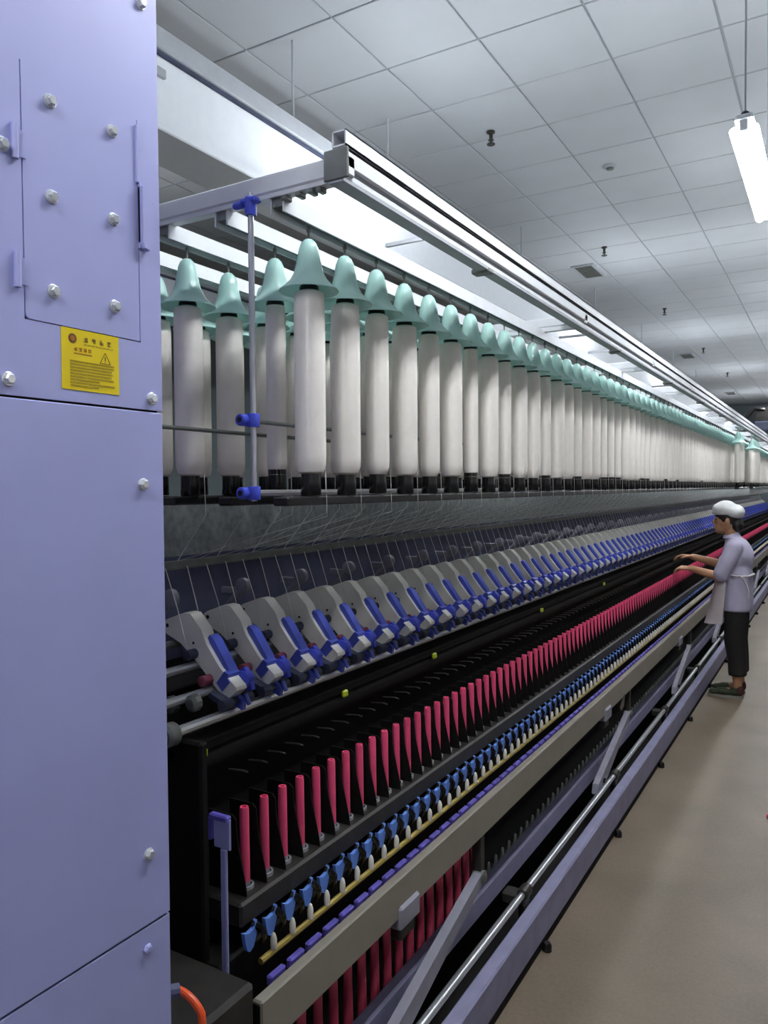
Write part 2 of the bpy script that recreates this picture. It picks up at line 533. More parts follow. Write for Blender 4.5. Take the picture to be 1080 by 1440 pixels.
tri.build('warning_triangle', 'ink', lab)
g = []
for row in range(9):
    a = 0.0125
    rr = random.Random(row)
    end = (0.083, 0.083, 0.080, 0.083, 0.078, 0.083, 0.06, 0.083, 0.058)[row]
    while a < end - 0.003:
        wd = rr.uniform(0.0018, 0.0032)
        g.append((a, min(end, a + wd), 0.0405 + row * 0.0039, 0.0405 + row * 0.0039 + 0.0024))
        a += wd + 0.0007
mark(g, 'ink_soft', 'small_print')

# hose at the foot of the cabinet
hs = thing('air_hose', 'orange air hose in a dark blue fitting beside the cabinet', 'hose', (-0.94, 0.9, 0.85))
MB().tube([(-0.012, -0.03, 0.004), (0.006, 0.0, 0.0)], 0.011, 10).build('fitting', 'navy', hs)
pts = []
for q in range(15):
    a = q / 14 * 1.45
    pts.append((0.006 + 0.052 * math.sin(a), 0.004 * q / 14, -0.045 * (1 - math.cos(a)) - (0.0 if q < 12 else (q - 11) * 0.02)))
pts.append((0.06, 0.006, -0.4)); pts.append((0.06, 0.006, -0.849))
MB().tube(pts, 0.0065, 10).build('hose_line', 'orange', hs)

# ------------------------------------------------------------------ the spinning frame itself
fr = thing('spinning_frame', 'long spinning machine frame with dark rails, lavender base and spindle drive', 'machine', (0, 0, 0))
YS = 1.2
YH = 0.81
MB().box(-0.955, -0.905, YH, Y_END, 0.035, 0.165, 0.006).build('base_rail', 'lavender_dark', fr)
MB().box(-0.95, -0.91, YH, Y_END, 0.0, 0.036).build('plinth', 'black_matte', fr)
FOOT = MB().lathe([(0.018, 0), (0.018, 0.02), (0.012, 0.03)], (0, 0, 0), 10).mesh('levelling_foot', 'black')
y = 1.6
while y < Y_END:
    put('levelling_foot', FOOT, fr, (-0.892, y, 0)); y += 1.05
MB().box(-1.2, -0.955, YH, Y_END, 0.02, 0.04).build('shade_sheet', 'black_matte', fr)  # black sheet added to keep the space behind the base rail dark
MB().tube([(-0.965, YH, 0.212), (-0.965, Y_END, 0.212)], 0.0115, 12).build('drive_shaft', 'steel', fr)
MB().tube([(-0.99, YH, 0.19), (-0.99, Y_END, 0.19)], 0.006, 8).build('guide_rod', 'dull_steel', fr)
MB().box(-1.085, -1.045, YH, Y_END, 0.20, 0.285, 0.008).build('inner_beam', 'lavender_dark', fr)
MB().box(-1.62, -1.20, YH, Y_END, 0.0, 0.62).build('lower_housing', 'black_matte', fr)
# spindle rails
MB().box(-1.24, -1.115, YS + .06, Y_END, 0.715, 0.770, 0.006).build('ring_rail', 'dark_steel', fr)
MB().box(-1.20, -1.125, YS, Y_END, 0.60, 0.66, 0.004).build('spindle_rail', 'black_matte', fr)
MB().tube([(-1.087, YS + .09, 0.638), (-1.087, Y_END, 0.638)], 0.0075, 8).build('yellow_rail', 'brass', fr)
MB().box(-1.30, -1.262, YS, Y_END, 0.62, 1.12).build('back_board', 'black_matte', fr)
MB().tube([(-1.235, YS, 1.075), (-1.235, Y_END, 1.075)], 0.034, 12).build('suction_tube', 'black_matte', fr)
MB().box(-1.262, -1.20, YS, Y_END, 1.10, 1.125, 0.004).build('roller_beam', 'black_matte', fr)
for x, z, rad in ((-1.228, 1.155, 0.012), (-1.275, 1.205, 0.011), (-1.325, 1.258, 0.011)):
    MB().tube([(x, YH, z), (x, Y_END, z)], rad, 10).build('drafting_roller', 'steel', fr)
MB().box(-1.62, -1.36, YS - .1, Y_END, 1.10, 1.20).build('roller_housing', 'black_matte', fr)
MB().tube([(-1.400, YS, 1.302), (-1.400, Y_END, 1.302)], 0.010, 8).build('arm_pivot_bar', 'dull_steel', fr)
MB().box(-1.66, -1.62, YH, Y_END, 0.6, 1.49).build('centre_panel', 'navy', fr)
MB().box(-1.655, -1.625, YH, Y_END, 1.49, 1.66).build('lint_panel', 'veil', fr)
MB().box(-1.415, -1.40, YH, Y_END, 1.483, 1.505, 0.003).build('guide_bar', 'dull_steel', fr)
# end frame plate and post
MB().box(-1.30, -0.99, 0.83, 1.16, 0.0, 0.70, 0.01).build('gear_box', 'dark_steel', fr)
MB().box(-1.34, -1.16, 1.19, 1.215, 0.62, 1.14, 0.006).build('end_plate', 'black_matte', fr)
p = MB().box(-1.130, -1.083, 1.193, 1.199, 0.925, 0.992, 0.003)
p.box(-1.112, -1.094, 1.192, 1.200, 0.65, 0.926, 0.003)
p.build('end_post', 'lavender', fr)
MB().box(-1.138, -1.086, 1.187, 1.203, 0.985, 0.998, 0.003).box(-1.141, -1.132, 1.188, 1.202, 0.94, 0.99, 0.002).build('post_cap', 'indigo', fr)
rb = MB()
for x, z in ((-1.275, 1.205), (-1.228, 1.155)):
    rb.tube([(x, 0.81, z), (x, 1.16, z)], 0.014, 12)
    rb.lathe([(0.02, 0), (0.026, 0.006), (0.026, 0.03), (0.016, 0.036)], (x, 1.15, z), 12, 'y')
rb.build('roller_coupling', 'dull_steel', fr)
MB().box(-1.262, -1.232, 1.19, 1.235, 1.085, 1.12, 0.008).build('bearing_cap', 'blue_clamp', fr)
tg = MB().box(-0.006, 0.006, -0.012, 0.012, -0.01, 0.01, 0.004).mesh('yellow_tag', 'lime')
TAGS = (1.235, 1.80, 2.36, 3.48, 4.6)
for y in TAGS:
    put('yellow_tag', tg, fr, (-1.196, y, 1.10))
lf = MB()
rr = random.Random(5)
for q in range(4):
    x = -1.40 + q * 0.05; z = 1.16 + 0.04 * rr.random()
    lf.lathe([(0.012, 0), (0.02, 0.006), (0.02, 0.022), (0.01, 0.03)], (x, 1.19 + 0.02 * q, z), 10, 'y')
lf.build('end_gear', 'dull_steel', fr)
tag(lf and MB().box(-0.012, 0.012, -0.006, 0.006, -0.006, 0.006, 0.002).build('fibre_tuft', 'roving', fr, (-1.19, 1.215, 1.045)), None, None)
# per-spindle parts
NS = int((Y_END - 0.1 - 1.326) / 0.07)
SEP = [(-1.235, 0.772), (-1.124, 0.772), (-1.126, 0.79), (-1.130, 0.81), (-1.135, 0.83), (-1.140, 0.85), (-1.147, 0.88), (-1.151, 0.91), (-1.153, 0.94), (-1.163, 0.950), (-1.235, 0.950)]
SEP = MB().prism(SEP, 'y', -0.0012, 0.0012).mesh('separator', 'black_matte')
RING = MB().lathe([(0.016, 0), (0.021, 0), (0.021, 0.008), (0.016, 0.008)], (0, 0, 0), 14)
RING.f += [(k, (k + 1) % 14, 3 * 14 + (k + 1) % 14, 3 * 14 + k) for k in range(14)]; RING.mi += [0] * 14
RING.f = [q for q in RING.f if len(q) == 4]; RING.mi = [0] * len(RING.f)
RING = RING.mesh('ring', 'chrome')
LEV = [(-0.021, 0.062), (-0.006, 0.052), (0.010, 0.056), (0.022, 0.082), (0.023, 0.040), (0.010, -0.006), (-0.002, -0.016), (-0.010, -0.008), (-0.016, 0.02)]
LEV = MB().prism([(a, 0.62 * c_) for a, c_ in LEV], 'x', -0.005, 0.005).mesh('brake_lever', 'blue_sky')
KNOB = MB().lathe([(0.0065, -0.012), (0.0075, -0.004), (0.0072, 0.012), (0.0045, 0.022), (0.0015, 0.026)], (0, 0, 0), 10).mesh('knob', 'ivory')
HOOK = MB().tube([(-0.010, -0.016, 0.052), (0.0, -0.008, 0.045), (0.006, 0.004, 0.03), (0.004, 0.010, 0.01), (-0.008, 0.012, -0.01)], [0.008, 0.009, 0.008, 0.006, 0.005], 6).mesh('brake_arm', 'black')
BLK = MB().box(-0.008, 0.008, -0.027, 0.027, -0.012, 0.012, 0.004).mesh('belt_block', 'indigo')
LAP = MB().tube([(-0.03, 0, 0.0), (0.012, 0, 0.004), (0.022, 0.006, 0.0), (0.016, 0.012, -0.003)], 0.0022, 5).mesh('thread_guide', 'dark_steel')
for k in range(NS):
    y = 1.326 + 0.07 * k
    put('separator', SEP, fr, (0, y - 0.035, 0))
    put('ring', RING, fr, (-1.16, y, 0.770))
    lv = put('brake_lever', LEV, fr, (-1.10, y - 0.058, 0.680))
    put('knob', KNOB, lv, (0.015, 0.066, -0.024))
    put('brake_arm', HOOK, lv, (0.004, 0.032, -0.01))
    put('belt_block', BLK, fr, (-1.052, y - 0.025, 0.613))
    put('thread_guide', LAP, fr, (-1.175, y, 1.035))
BR = MB()
BR.tube([(-0.06, 0, -0.06), (0.0, 0, 0.0), (0.02, 0, 0.02)], 0.012, 8).lathe([(0.018, -0.012), (0.024, -0.008), (0.024, 0.008), (0.018, 0.012)], (0.02, 0, 0.025), 12, 'y')
BR.box(-0.06, 0.0, -0.008, 0.008, 0.0, 0.02, 0.003)
BR = BR.mesh('support_bracket', 'greybox')
y = 1.42
while y < Y_END - 0.3:
    put('support_bracket', BR, fr, (-1.50, y, 1.375)); y += 0.28
MB().box(-1.053, -1.043, YS, Y_END, 0.588, 0.602).build('belt_rail', 'black_matte', fr)
# shaft bearings and hanger straps under the doffer
for y in (2.62, 3.93, 5.25, 6.6, 8.0, 9.5, 11.0, 12.5, 14.0, 15.5):
    k = MB().box(-1.045, -0.955, y - 0.03, y + 0.03, 0.165, 0.205, 0.006)
    k.lathe([(0.018, -0.03), (0.022, -0.025), (0.022, 0.025), (0.018, 0.03)], (-0.965, y, 0.212), 12, 'y')
    k.box(-0.985, -0.955, y - 0.02, y + 0.02, 0.0, 0.17, 0.004)
    k.build('shaft_bearing', 'dark_steel', fr)

# unseen frame across the aisle, added to shade its lower part
of = thing('spinning_frame', 'unseen neighbouring spinning frame added to shade the aisle', 'machine', (0.46, 0, 0))
OY0, OY1 = -4.0, Y_END
MB().box(0.0, 0.05, OY0, OY1, 0.0, 0.165, 0.006).build('base_rail', 'lavender_dark', of)
MB().box(0.28, 0.75, OY0, OY1, 0.0, 1.12).build('lower_housing', 'black_matte', of)
MB().box(0.07, 0.12, OY0, OY1, 0.548, 0.655, 0.004).build('doffer_profile', 'beige', of)
MB().box(0.18, 0.28, OY0, OY1, 0.715, 0.770, 0.006).build('ring_rail', 'dark_steel', of)
MB().box(0.70, 0.74, OY0, OY1, 1.12, 1.66).build('centre_panel', 'navy', of)
MB().box(0.30, 0.70, OY0, OY1, 1.12, 1.30, 0.02).build('drafting_housing', 'slate', of)
MB().box(0.10, 0.14, OY0, OY1, 1.645, 1.664).build('bottom_rail', 'black', of)
MB().box(0.10, 0.14, OY0, OY1, 2.24, 2.272).build('hanger_rail', 'alu', of)
br_ = MB()
yy = OY0 + 0.05
while yy < OY1 - 0.05:
    for xx in (0.12, 0.27):
        br_.lathe([(0.022, 1.664), (0.03, 1.71), (0.033, 1.73), (0.033, 2.09), (0.06, 2.105), (0.022, 2.19), (0.004, 2.24)], (xx, yy + xx * 0.5, 0), 8)
    yy += 0.14
br_ = br_.build('shade_bobbin_row', 'roving', of)  # unseen bobbins added to block low light from the ceiling
br_['kind'] = 'stuff'
yy = OY0 + 0.1
while yy < OY1 - 0.05:
    MB().box(0.10, 0.74, yy, yy + 0.04, 2.272, 2.30).build('crossbar', 'alu', of)
    MB().box(0.70, 0.74, yy, yy + 0.04, 1.66, 2.272).build('creel_post', 'dull_steel', of)
    yy += 2.4

# doffer beam
df = thing('doffer_beam', 'beige aluminium beam on lever arms along the lower machine side', 'beam', (0, 0, 0))
bb = MB().box(-1.006, -0.98, 1.165, Y_END, 0.548, 0.655, 0.004)
bb.build('beam_profile', 'beige', df)
MB().box(-1.002, -0.984, 1.1635, 1.1660, 0.556, 0.647).build('beam_end', 'black', df)
y0 = 1.77
while y0 < Y_END - 1:
    MB().box(-1.03, -0.972, y0 - 0.05, y0 + 0.06, 0.515, 0.580, 0.008).build('slide_block', 'greybox', df)
    MB().box(-1.02, -0.985, y0 - 0.03, y0 + 0.05, 0.475, 0.516, 0.005).build('slide_bracket', 'dark_steel', df)
    lv = MB()
    for dx in (0.0, 0.012):
        pass
    a = Vector((0, y0 - 0.14, 0.205)); e = Vector((0, y0 + 0.52, 0.415))
    u = (e - a).normalized(); n = Vector((0, -u.z, u.y))
    WL = 0.030
    q = [a - n * WL * 1.2, e - n * WL * 0.6, e + u * 0.02, e + n * WL * 0.6, a + n * WL * 1.2, a - u * 0.03]
    lv.prism([(v.y, v.z) for v in q], 'x', -1.012, -0.982)
    lev = lv.build('lever_arm', 'greybox', df)
    MB().lathe([(0.013, 0), (0.013, 0.008), (0.009, 0.011)], (-0.982, (a + u * 0.08).y, (a + u * 0.08).z), 8, 'x').build('pivot_bolt', 'black', lev)
    MB().lathe([(0.02, -0.036), (0.02, 0.004), (0.014, 0.008)], (-0.982, (e - u * 0.01).y, (e - u * 0.01).z), 12, 'x').build('pivot_pin', 'dull_steel', lev)
    MB().box(-1.02, -0.987, (e).y - 0.016, (e).y + 0.016, 0.42, 0.55, 0.003).build('lever_link', 'dark_steel', df)
    y0 += 2.07
DIA = MB().prism([(4.085, 0.52), (4.14, 0.545), (4.20, 0.560), (4.175, 0.505), (4.12, 0.488)], 'x', -0.981, -0.977).build('hole_patch', 'black', df)  # black patch standing in for a dark hole at the beam bracket

# parked tubes under the beam and bare pegs further on
PT = MB().lathe([(0.0135, 0), (0.014, 0.004), (0.0115, 0.20), (0.0095, 0.206)], (0, 0, 0), 12).mesh('parked_tube', 'pink_shaded')
conv = thing('peg_conveyor', 'low conveyor rail carrying upright grey pegs under the beige beam', 'conveyor', (0, 0, 0))
MB().box(-1.17, -1.10, YS, Y_END, 0.175, 0.193, 0.003).build('conveyor_rail', 'dark_steel', conv)
PEG = MB().lathe([(0.012, 0), (0.012, 0.012), (0.0075, 0.016), (0.006, 0.05), (0.003, 0.056)], (0, 0, 0), 10).mesh('peg', 'dull_steel')
for k in range(NS):
    y = 1.29 + 0.07 * k
    if y < 2.56:
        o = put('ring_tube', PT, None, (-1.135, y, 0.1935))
        tag(o, 'shade-darkened pink spinning tube standing on the low conveyor under the beige beam', 'tube', 'tubes parked on the low conveyor')
    else:
        put('peg', PEG, conv, (-1.135, y, 0.1925))

o = MB().lathe([(0.012, -0.09), (0.0125, -0.086), (0.0112, 0.085), (0.0095, 0.09)], (0, 0, 0), 14, 'x').build('ring_tube', 'pink_shaded', None, (-0.205, 4.28, 0.0126))
tag(o, 'dusky pink spinning tube lying on the aisle floor', 'tube')

# pink tubes on the spindles
TUBE = MB().lathe([(0.0122, 0.786), (0.0118, 0.85), (0.0110, 0.950), (0.0098, 0.9565), (0.0066, 0.9565), (0.0062, 0.945)], (0, 0, 0), 14).mesh('ring_tube', 'pink')
BASE = MB().lathe([(0.0124, 0.7705), (0.0118, 0.785), (0.0112, 0.7865)], (0, 0, 0), 14).mesh('base_ring', 'greybox')
for k in range(NS):
    y = 1.326 + 0.07 * k
    tl = 'bright pink spinning tube upright on a spindle between black separators'
    if k == 0:
        tl = 'end pink spinning tube on its spindle beside the lavender end post'
    elif abs(y - 6.68) < 0.11:
        tl = "bright pink spinning tube on its spindle at the worker's hands"
    t = thing('ring_tube', tl, 'tube', (-1.16, y, 0), 'pink tubes on the spindles')
    put('tube', TUBE, t); put('base_ring', BASE, t)

# ------------------------------------------------------------------ weighting arms
BODY = [(-0.192, 0.167), (-0.203, 0.160), (-0.205, 0.145), (-0.196, 0.132), (-0.170, 0.122), (-0.146, 0.112), (-0.124, 0.096), (-0.100, 0.078),
        (-0.012, -0.002), (-0.004, -0.007), (0.006, -0.004), (0.030, 0.018), (0.028, 0.026), (-0.020, 0.066), (-0.062, 0.118), (-0.078, 0.152), (-0.112, 0.186), (-0.132, 0.188)]
AB = MB().prism(BODY, 'y', -0.019, 0.017).mesh('arm_body', 'arm')
AH = MB().lathe([(0.0052, -0.0195), (0.0052, 0.0175)], (-0.190, 0, 0.152), 10, 'y').lathe([(0.0035, -0.0195), (0.0035, 0.0175)], (-0.104, 0, 0.117), 8, 'y').mesh('pivot_pin', 'black')
LV = [(-0.070, 0.128), (-0.062, 0.138), (-0.050, 0.130), (-0.004, 0.066), (0.002, 0.054), (-0.020, 0.058), (-0.060, 0.108)]
LV = MB().prism(LV, 'y', -0.008, 0.020).mesh('lever', 'blue')
CL = [(-0.030, 0.030), (-0.005, 0.060), (0.008, 0.054), (0.005, 0.044), (0.012, 0.037), (-0.012, 0.012)]
CL = MB().prism(CL, 'y', -0.0215, 0.0195).mesh('clamp', 'blue')
KN = MB().lathe([(0.012, 0.016), (0.020, 0.020), (0.021, 0.040), (0.014, 0.048)], (0.014, 0, 0.034), 14, 'y')
KN.prism([(-0.004, 0.052), (0.014, 0.062), (0.032, 0.040), (0.036, 0.010), (0.022, 0.006), (0.006, 0.030)], 'y', 0.026, 0.040)
KN = KN.mesh('pressure_knob', 'blue_clamp')
R1 = MB().lathe([(0.008, -0.052), (0.0135, -0.05), (0.0135, -0.02), (0.006, -0.018), (0.006, 0.018), (0.0135, 0.02), (0.0135, 0.05), (0.008, 0.052)], (0.012, 0.0, -0.012), 12, 'y').mesh('front_roller', 'slate')
R2 = MB().lathe([(0.007, -0.05), (0.0125, -0.048), (0.0125, -0.02), (0.005, -0.018), (0.005, 0.018), (0.0125, 0.02), (0.0125, 0.048), (0.007, 0.05)], (-0.052, 0.0, 0.036), 12, 'y').mesh('middle_roller', 'maroon')
R3 = MB().lathe([(0.007, -0.05), (0.0125, -0.048), (0.0125, 0.048), (0.007, 0.05)], (-0.100, 0.0, 0.092), 12, 'y').mesh('rear_roller', 'slate')
CR = MB().prism([(-0.03, 0.012), (0.004, 0.0), (0.02, -0.008), (0.006, -0.014), (-0.02, -0.006), (-0.036, 0.004)], 'y', -0.045, 0.045).mesh('cradle', 'slate')
LN = MB().prism([(0.004, 0.004), (0.03, -0.012), (0.026, -0.034), (0.004, -0.026)], 'y', 0.004, 0.016)
LN.tube([(0.03, 0.012, 0.004), (0.042, 0.012, -0.020)], 0.005, 6)
LN = LN.mesh('link', 'blue')
ST = [MB().tube([(-0.1755, s, 0.294), (-0.140, s * 0.9, 0.196), (-0.110, s * 0.8, 0.085)], 0.0011, 4).mesh('strand', 'strand') for s in (-0.036, 0.036)]
NA = int((Y_END - 0.2 - 1.361) / 0.14)
for k in range(NA):
    y = 1.361 + 0.14 * k
    wl = 'cream weighting arm with blue lever and clamp over the drafting rollers'
    if k == 0:
        wl = 'end weighting arm, cream with blue lever, beside the grey roller couplings'
    elif any(abs(y - q) < 0.07 for q in TAGS):
        wl = 'cream weighting arm with blue lever directly above a yellow tag'
    t = thing('weighting_arm', wl, 'weighting arm', (-1.222, y, 1.196), 'weighting arms along the frame')
    put('arm_body', AB, t); put('lever', LV, t); put('clamp', CL, t); put('pressure_knob', KN, t)
    put('front_roller', R1, t); put('middle_roller', R2, t); put('cradle', CR, t); put('link', LN, t)
    if k < 60:
        put('pivot_pin', AH, t); put('rear_roller', R3, t)
    for s in ST:
        put('strand', s, t)

# ------------------------------------------------------------------ bobbin creel
cr = thing('bobbin_creel', 'aluminium creel frame of long rails above the machine with blue clamps', 'creel', (0, 0, 0))
YC = 1.233
# front beam: open box tube over a grooved profile
bx = MB()
bx.box(-0.838, -0.835, YC, Y_END, 2.330, 2.360).box(-0.809, -0.806, YC, Y_END, 2.330, 2.360)
bx.box(-0.838, -0.806, YC, Y_END, 2.357, 2.360).box(-0.838, -0.806, YC, Y_END, 2.330, 2.333)
bx.build('front_box_tube', 'alu', cr)
MB().box(-0.832, -0.810, YC + .02, Y_END, 2.321, 2.3305).build('front_gap', 'gap', cr)
fp = MB().box(-0.848, -0.806, YC, Y_END, 2.292, 2.322, 0.002).box(-0.852, -0.812, YC, Y_END, 2.270, 2.283, 0.002)
fp.build('front_profile', 'alu', cr)
MB().box(-0.846, -0.814, YC + 0.004, Y_END, 2.282, 2.293).build('front_groove', 'grey_paint', cr)
MB().box(-0.846, -0.812, YC, Y_END, 2.264, 2.271).build('front_lip', 'grey_paint', cr)
CLP = MB().box(-0.862, -0.81, -0.018, 0.018, 2.258, 2.272, 0.003).mesh('rail_clip', 'dull_steel')
for y in (1.95, 3.4, 4.6, 5.8, 7.0):
    put('rail_clip', CLP, cr, (0, y, 0))
crossbars = [1.233, 2.83, 4.04, 5.22, 6.45, 7.65, 8.85, 10.05, 11.25, 12.45, 13.65, 14.85, 16.05, 17.25]
for i, y in enumerate(crossbars):
    MB().box(-1.70, -0.806, y, y + 0.032, 2.284 if i else 2.277, 2.318 if i else 2.315, 0.003).box(-1.70, -0.85, y + 0.004, y + 0.028, 2.268, 2.284).build('crossbar', 'alu', cr)
    if i == 0:
        MB().box(-0.856, -0.800, y - 0.004, y + 0.002, 2.268, 2.326, 0.002).build('end_cap', 'dull_steel', cr)
        for xx in (-0.875, -0.895, -0.925, -0.96):
            MB().box(xx - 0.006, xx + 0.006, y + 0.004, y + 0.028, 2.258, 2.269, 0.002).build('cross_clip', 'dull_steel', cr)
RX = (-0.98, -1.13, -1.30, -1.47)
for x in RX:
    k = MB().box(x - 0.018, x + 0.018, YC + .01, Y_END, 2.268, 2.272).box(x - 0.018, x - 0.014, YC + .01, Y_END, 2.238, 2.268).box(x + 0.014, x + 0.018, YC + .01, Y_END, 2.238, 2.268)
    k.build('hanger_rail', 'alu', cr)
    MB().box(x - 0.014, x + 0.014, YC + .012, Y_END, 2.250, 2.268).build('rail_slot', 'dull_steel', cr)
    MB().box(x - 0.020, x + 0.020, YC + .01, Y_END, 1.645, 1.664, 0.003).build('bottom_rail', 'black', cr)
MB().tube([(-1.040, YC, 1.672), (-1.040, Y_END, 1.672)], 0.0065, 8).build('bottom_tube', 'steel', cr)
MB().tube([(-1.052, YC, 1.822), (-1.052, Y_END, 1.822)], 0.0045, 8).build('middle_rod', 'dull_steel', cr)
MB().tube([(-1.215, 0.82, 1.812), (-1.215, Y_END, 1.812)], 0.0045, 8).build('middle_rod', 'dull_steel', cr)
ROD = MB().tube([(-1.040, 0, 1.655), (-1.040, 0, 2.285)], 0.0062, 12).mesh('upright_rod', 'steel')
CLM = MB()
CLM.lathe([(0.0125, -0.014), (0.0135, -0.012), (0.0135, 0.012), (0.0125, 0.014)], (-1.040, 0, 0), 14)
CLM.lathe([(0.0105, -0.03), (0.0125, -0.028), (0.0125, 0.010), (0.0105, 0.012)], (-1.052, 0, 0), 12, 'y')
CLM = CLM.mesh('clamp', 'blue_clamp')
CLH = MB().lathe([(0.006, -0.0306), (0.006, -0.026)], (-1.052, 0, 0), 10, 'y').mesh('clamp_bore', 'gap')
CLT = MB().lathe([(0.0115, -0.022), (0.0125, -0.018), (0.0125, 0.012), (0.0115, 0.014)], (-1.040, 0, 0), 14).box(-1.06, -1.02, -0.012, 0.012, 0.002, 0.012, 0.003).lathe([(0.006, 0.0), (0.008, 0.004), (0.008, 0.024), (0.006, 0.026)], (-1.084, 0, 0.004), 10, 'x').mesh('top_clamp', 'blue_clamp')
put('upright_rod', ROD, cr, (0, YC, 0))
for z in (1.822, 1.672):
    c = put('clamp', CLM, cr, (0, YC, z)); put('clamp_bore', CLH, c)
put('top_clamp', CLT, cr, (0, YC, 2.262))
# ties that carry the creel on the machine
for y in (1.5, 5.0, 8.5, 12.0, 15.5):
    MB().box(-1.72, -1.68, y, y + 0.04, 0.0, 2.29, 0.004).build('creel_post', 'dull_steel', cr)

HAT = [(0.0, 2.214), (0.009, 2.212), (0.016, 2.205), (0.0205, 2.194), (0.0235, 2.180), (0.026, 2.166), (0.029, 2.152), (0.0335, 2.138), (0.041, 2.125), (0.052, 2.114),
       (0.0615, 2.107), (0.0645, 2.103), (0.0635, 2.1015), (0.0505, 2.111), (0.0395, 2.122), (0.032, 2.135), (0.0275, 2.150), (0.0245, 2.165), (0.021, 2.185)]
HAT = MB().lathe([(max(a, 0.0004), z - 2.2) for a, z in HAT], (0, 0, 0), 22, close=True).mesh('hat_shell', 'hat', 60)
PIN = MB().tube([(0, 0, -0.0585), (0, 0, 0.041)], 0.0022, 6).lathe([(0.0045, 0.028), (0.0045, 0.036)], (0, 0, 0), 8).mesh('hanger_pin', 'dull_steel')


def bobbin_meshes(R, strand):
    top = 2.108
    rv = MB().lathe([(0.0215, 1.712), (R * 0.82, 1.716), (R * 0.97, 1.730), (R, 1.75), (R, 2.05), (R * 0.99, 2.075), (R * 0.93, 2.098), (0.0215, 2.103)], (0, 0, -1.665), 20)
    tb = MB().lathe([(0.021, 0.0), (0.0225, 0.003), (0.0215, 0.030), (0.021, 0.445), (0.0195, 0.449)], (0, 0, 0), 16)
    tb.lathe([(0.006, 0.44), (0.006, 0.475)], (0, 0, 0), 8)
    return rv.mesh('roving', 'roving'), tb.mesh('core_tube', 'black')


STR = {x: MB().tube([(0.026, 0.018, 0.06), (0.028, 0.02, -0.045), (-1.396 - x if x > -1.38 else 0.09, 0.05 if x < -1.2 else 0.02, -0.16)], 0.0009 if x < -1.2 else 0.0005, 4).mesh('loose_strand', 'strand') for x in RX}
VAR = {'thick': bobbin_meshes(0.0335, 0), 'medium': bobbin_meshes(0.0295, 0), 'slim': bobbin_meshes(0.0235, 0)}
SEQ = ['thick', 'thick', 'medium', 'thick', 'medium', 'thick', 'slim', 'thick', 'slim', 'medium', 'medium', 'slim', 'thick', 'medium', 'slim', 'medium']
LAB = {'thick': 'full roving bobbin', 'medium': 'half-wound roving bobbin', 'slim': 'thin nearly spent roving bobbin'}
WHERE = ("in the creel's front row", "in the creel's second row", "in the creel's third row", "in the creel's fourth row")


def hang(x, y, kind, where, group, dz=0.0, strand=True):
    if x == -0.98 and y < 1.4:
        where = 'by the blue-clamped upright rod'
    h = thing('bobbin_hat', 'mint green plastic dust hat over a bobbin %s' % where, 'dust hat', (x, y, 2.2 + abs(dz)), 'dust hats ' + group)
    put('hat_shell', HAT, h)
    p = put('hanger_pin', PIN, h)
    bt = thing('roving_bobbin', 'white %s hanging under a mint hat %s' % (LAB[kind], where), 'bobbin', (x, y, 1.665 + abs(dz)), '%s roving bobbins %s' % (kind, group))
    put('roving', VAR[kind][0], bt); put('core_tube', VAR[kind][1], bt)
    if strand and x > -1.4:
        put('loose_strand', STR.get(x, STR[-0.98]), bt)


rr = random.Random(11)
k = 0
while 1.35 + 0.14 * k < Y_END - 0.3:
    y = 1.35 + 0.14 * k
    kind = SEQ[k] if k < len(SEQ) else rr.choice(['thick', 'thick', 'medium', 'medium', 'slim'])
    if not 9.45 < y < 10.1:
        hang(-0.98, y, kind, WHERE[0], "in the front row", rr.uniform(-0.003, 0.003))
    k += 1
for k in range(64):
    hang(-1.13, 1.423 + 0.14 * k, rr.choice(['thick', 'medium', 'medium', 'slim']), WHERE[1], "in the second row", rr.uniform(-0.004, 0.002))
for k in range(40):
    hang(-1.30, 1.314 + 0.14 * k, ('thick', 'thick')[k] if k < 2 else rr.choice(['thick', 'medium']), WHERE[2], "in the third row", rr.uniform(-0.004, 0.002))
for k in range(16):
    hang(-1.47, 1.24 + 0.14 * k, rr.choice(['thick', 'medium', 'slim']), WHERE[3], "in the fourth row", rr.uniform(-0.004, 0.002))
# spare bobbins hung out towards the aisle on short rails
for ya, n in ((8.30, 3), (9.75, 6)):
    MB().box(-0.870, -0.860, ya - 0.08, ya + 0.14 * (n - 1) + 0.08, 2.243, 2.262, 0.002).box(-0.862, -0.835, ya - 0.08, ya + 0.14 * (n - 1) + 0.08, 2.243, 2.250).build('spare_rail', 'alu', cr)
    MB().box(-0.87, -0.83, ya - 0.08, ya + 0.14 * (n - 1) + 0.08, 1.645, 1.664, 0.003).build('spare_base', 'black', cr)
    for k in range(n):
        hang(-0.85, ya + 0.14 * k, rr.choice(['thick', 'medium']), 'on a short aisle-side rail', 'on the short aisle rails', 0.0, strand=False)

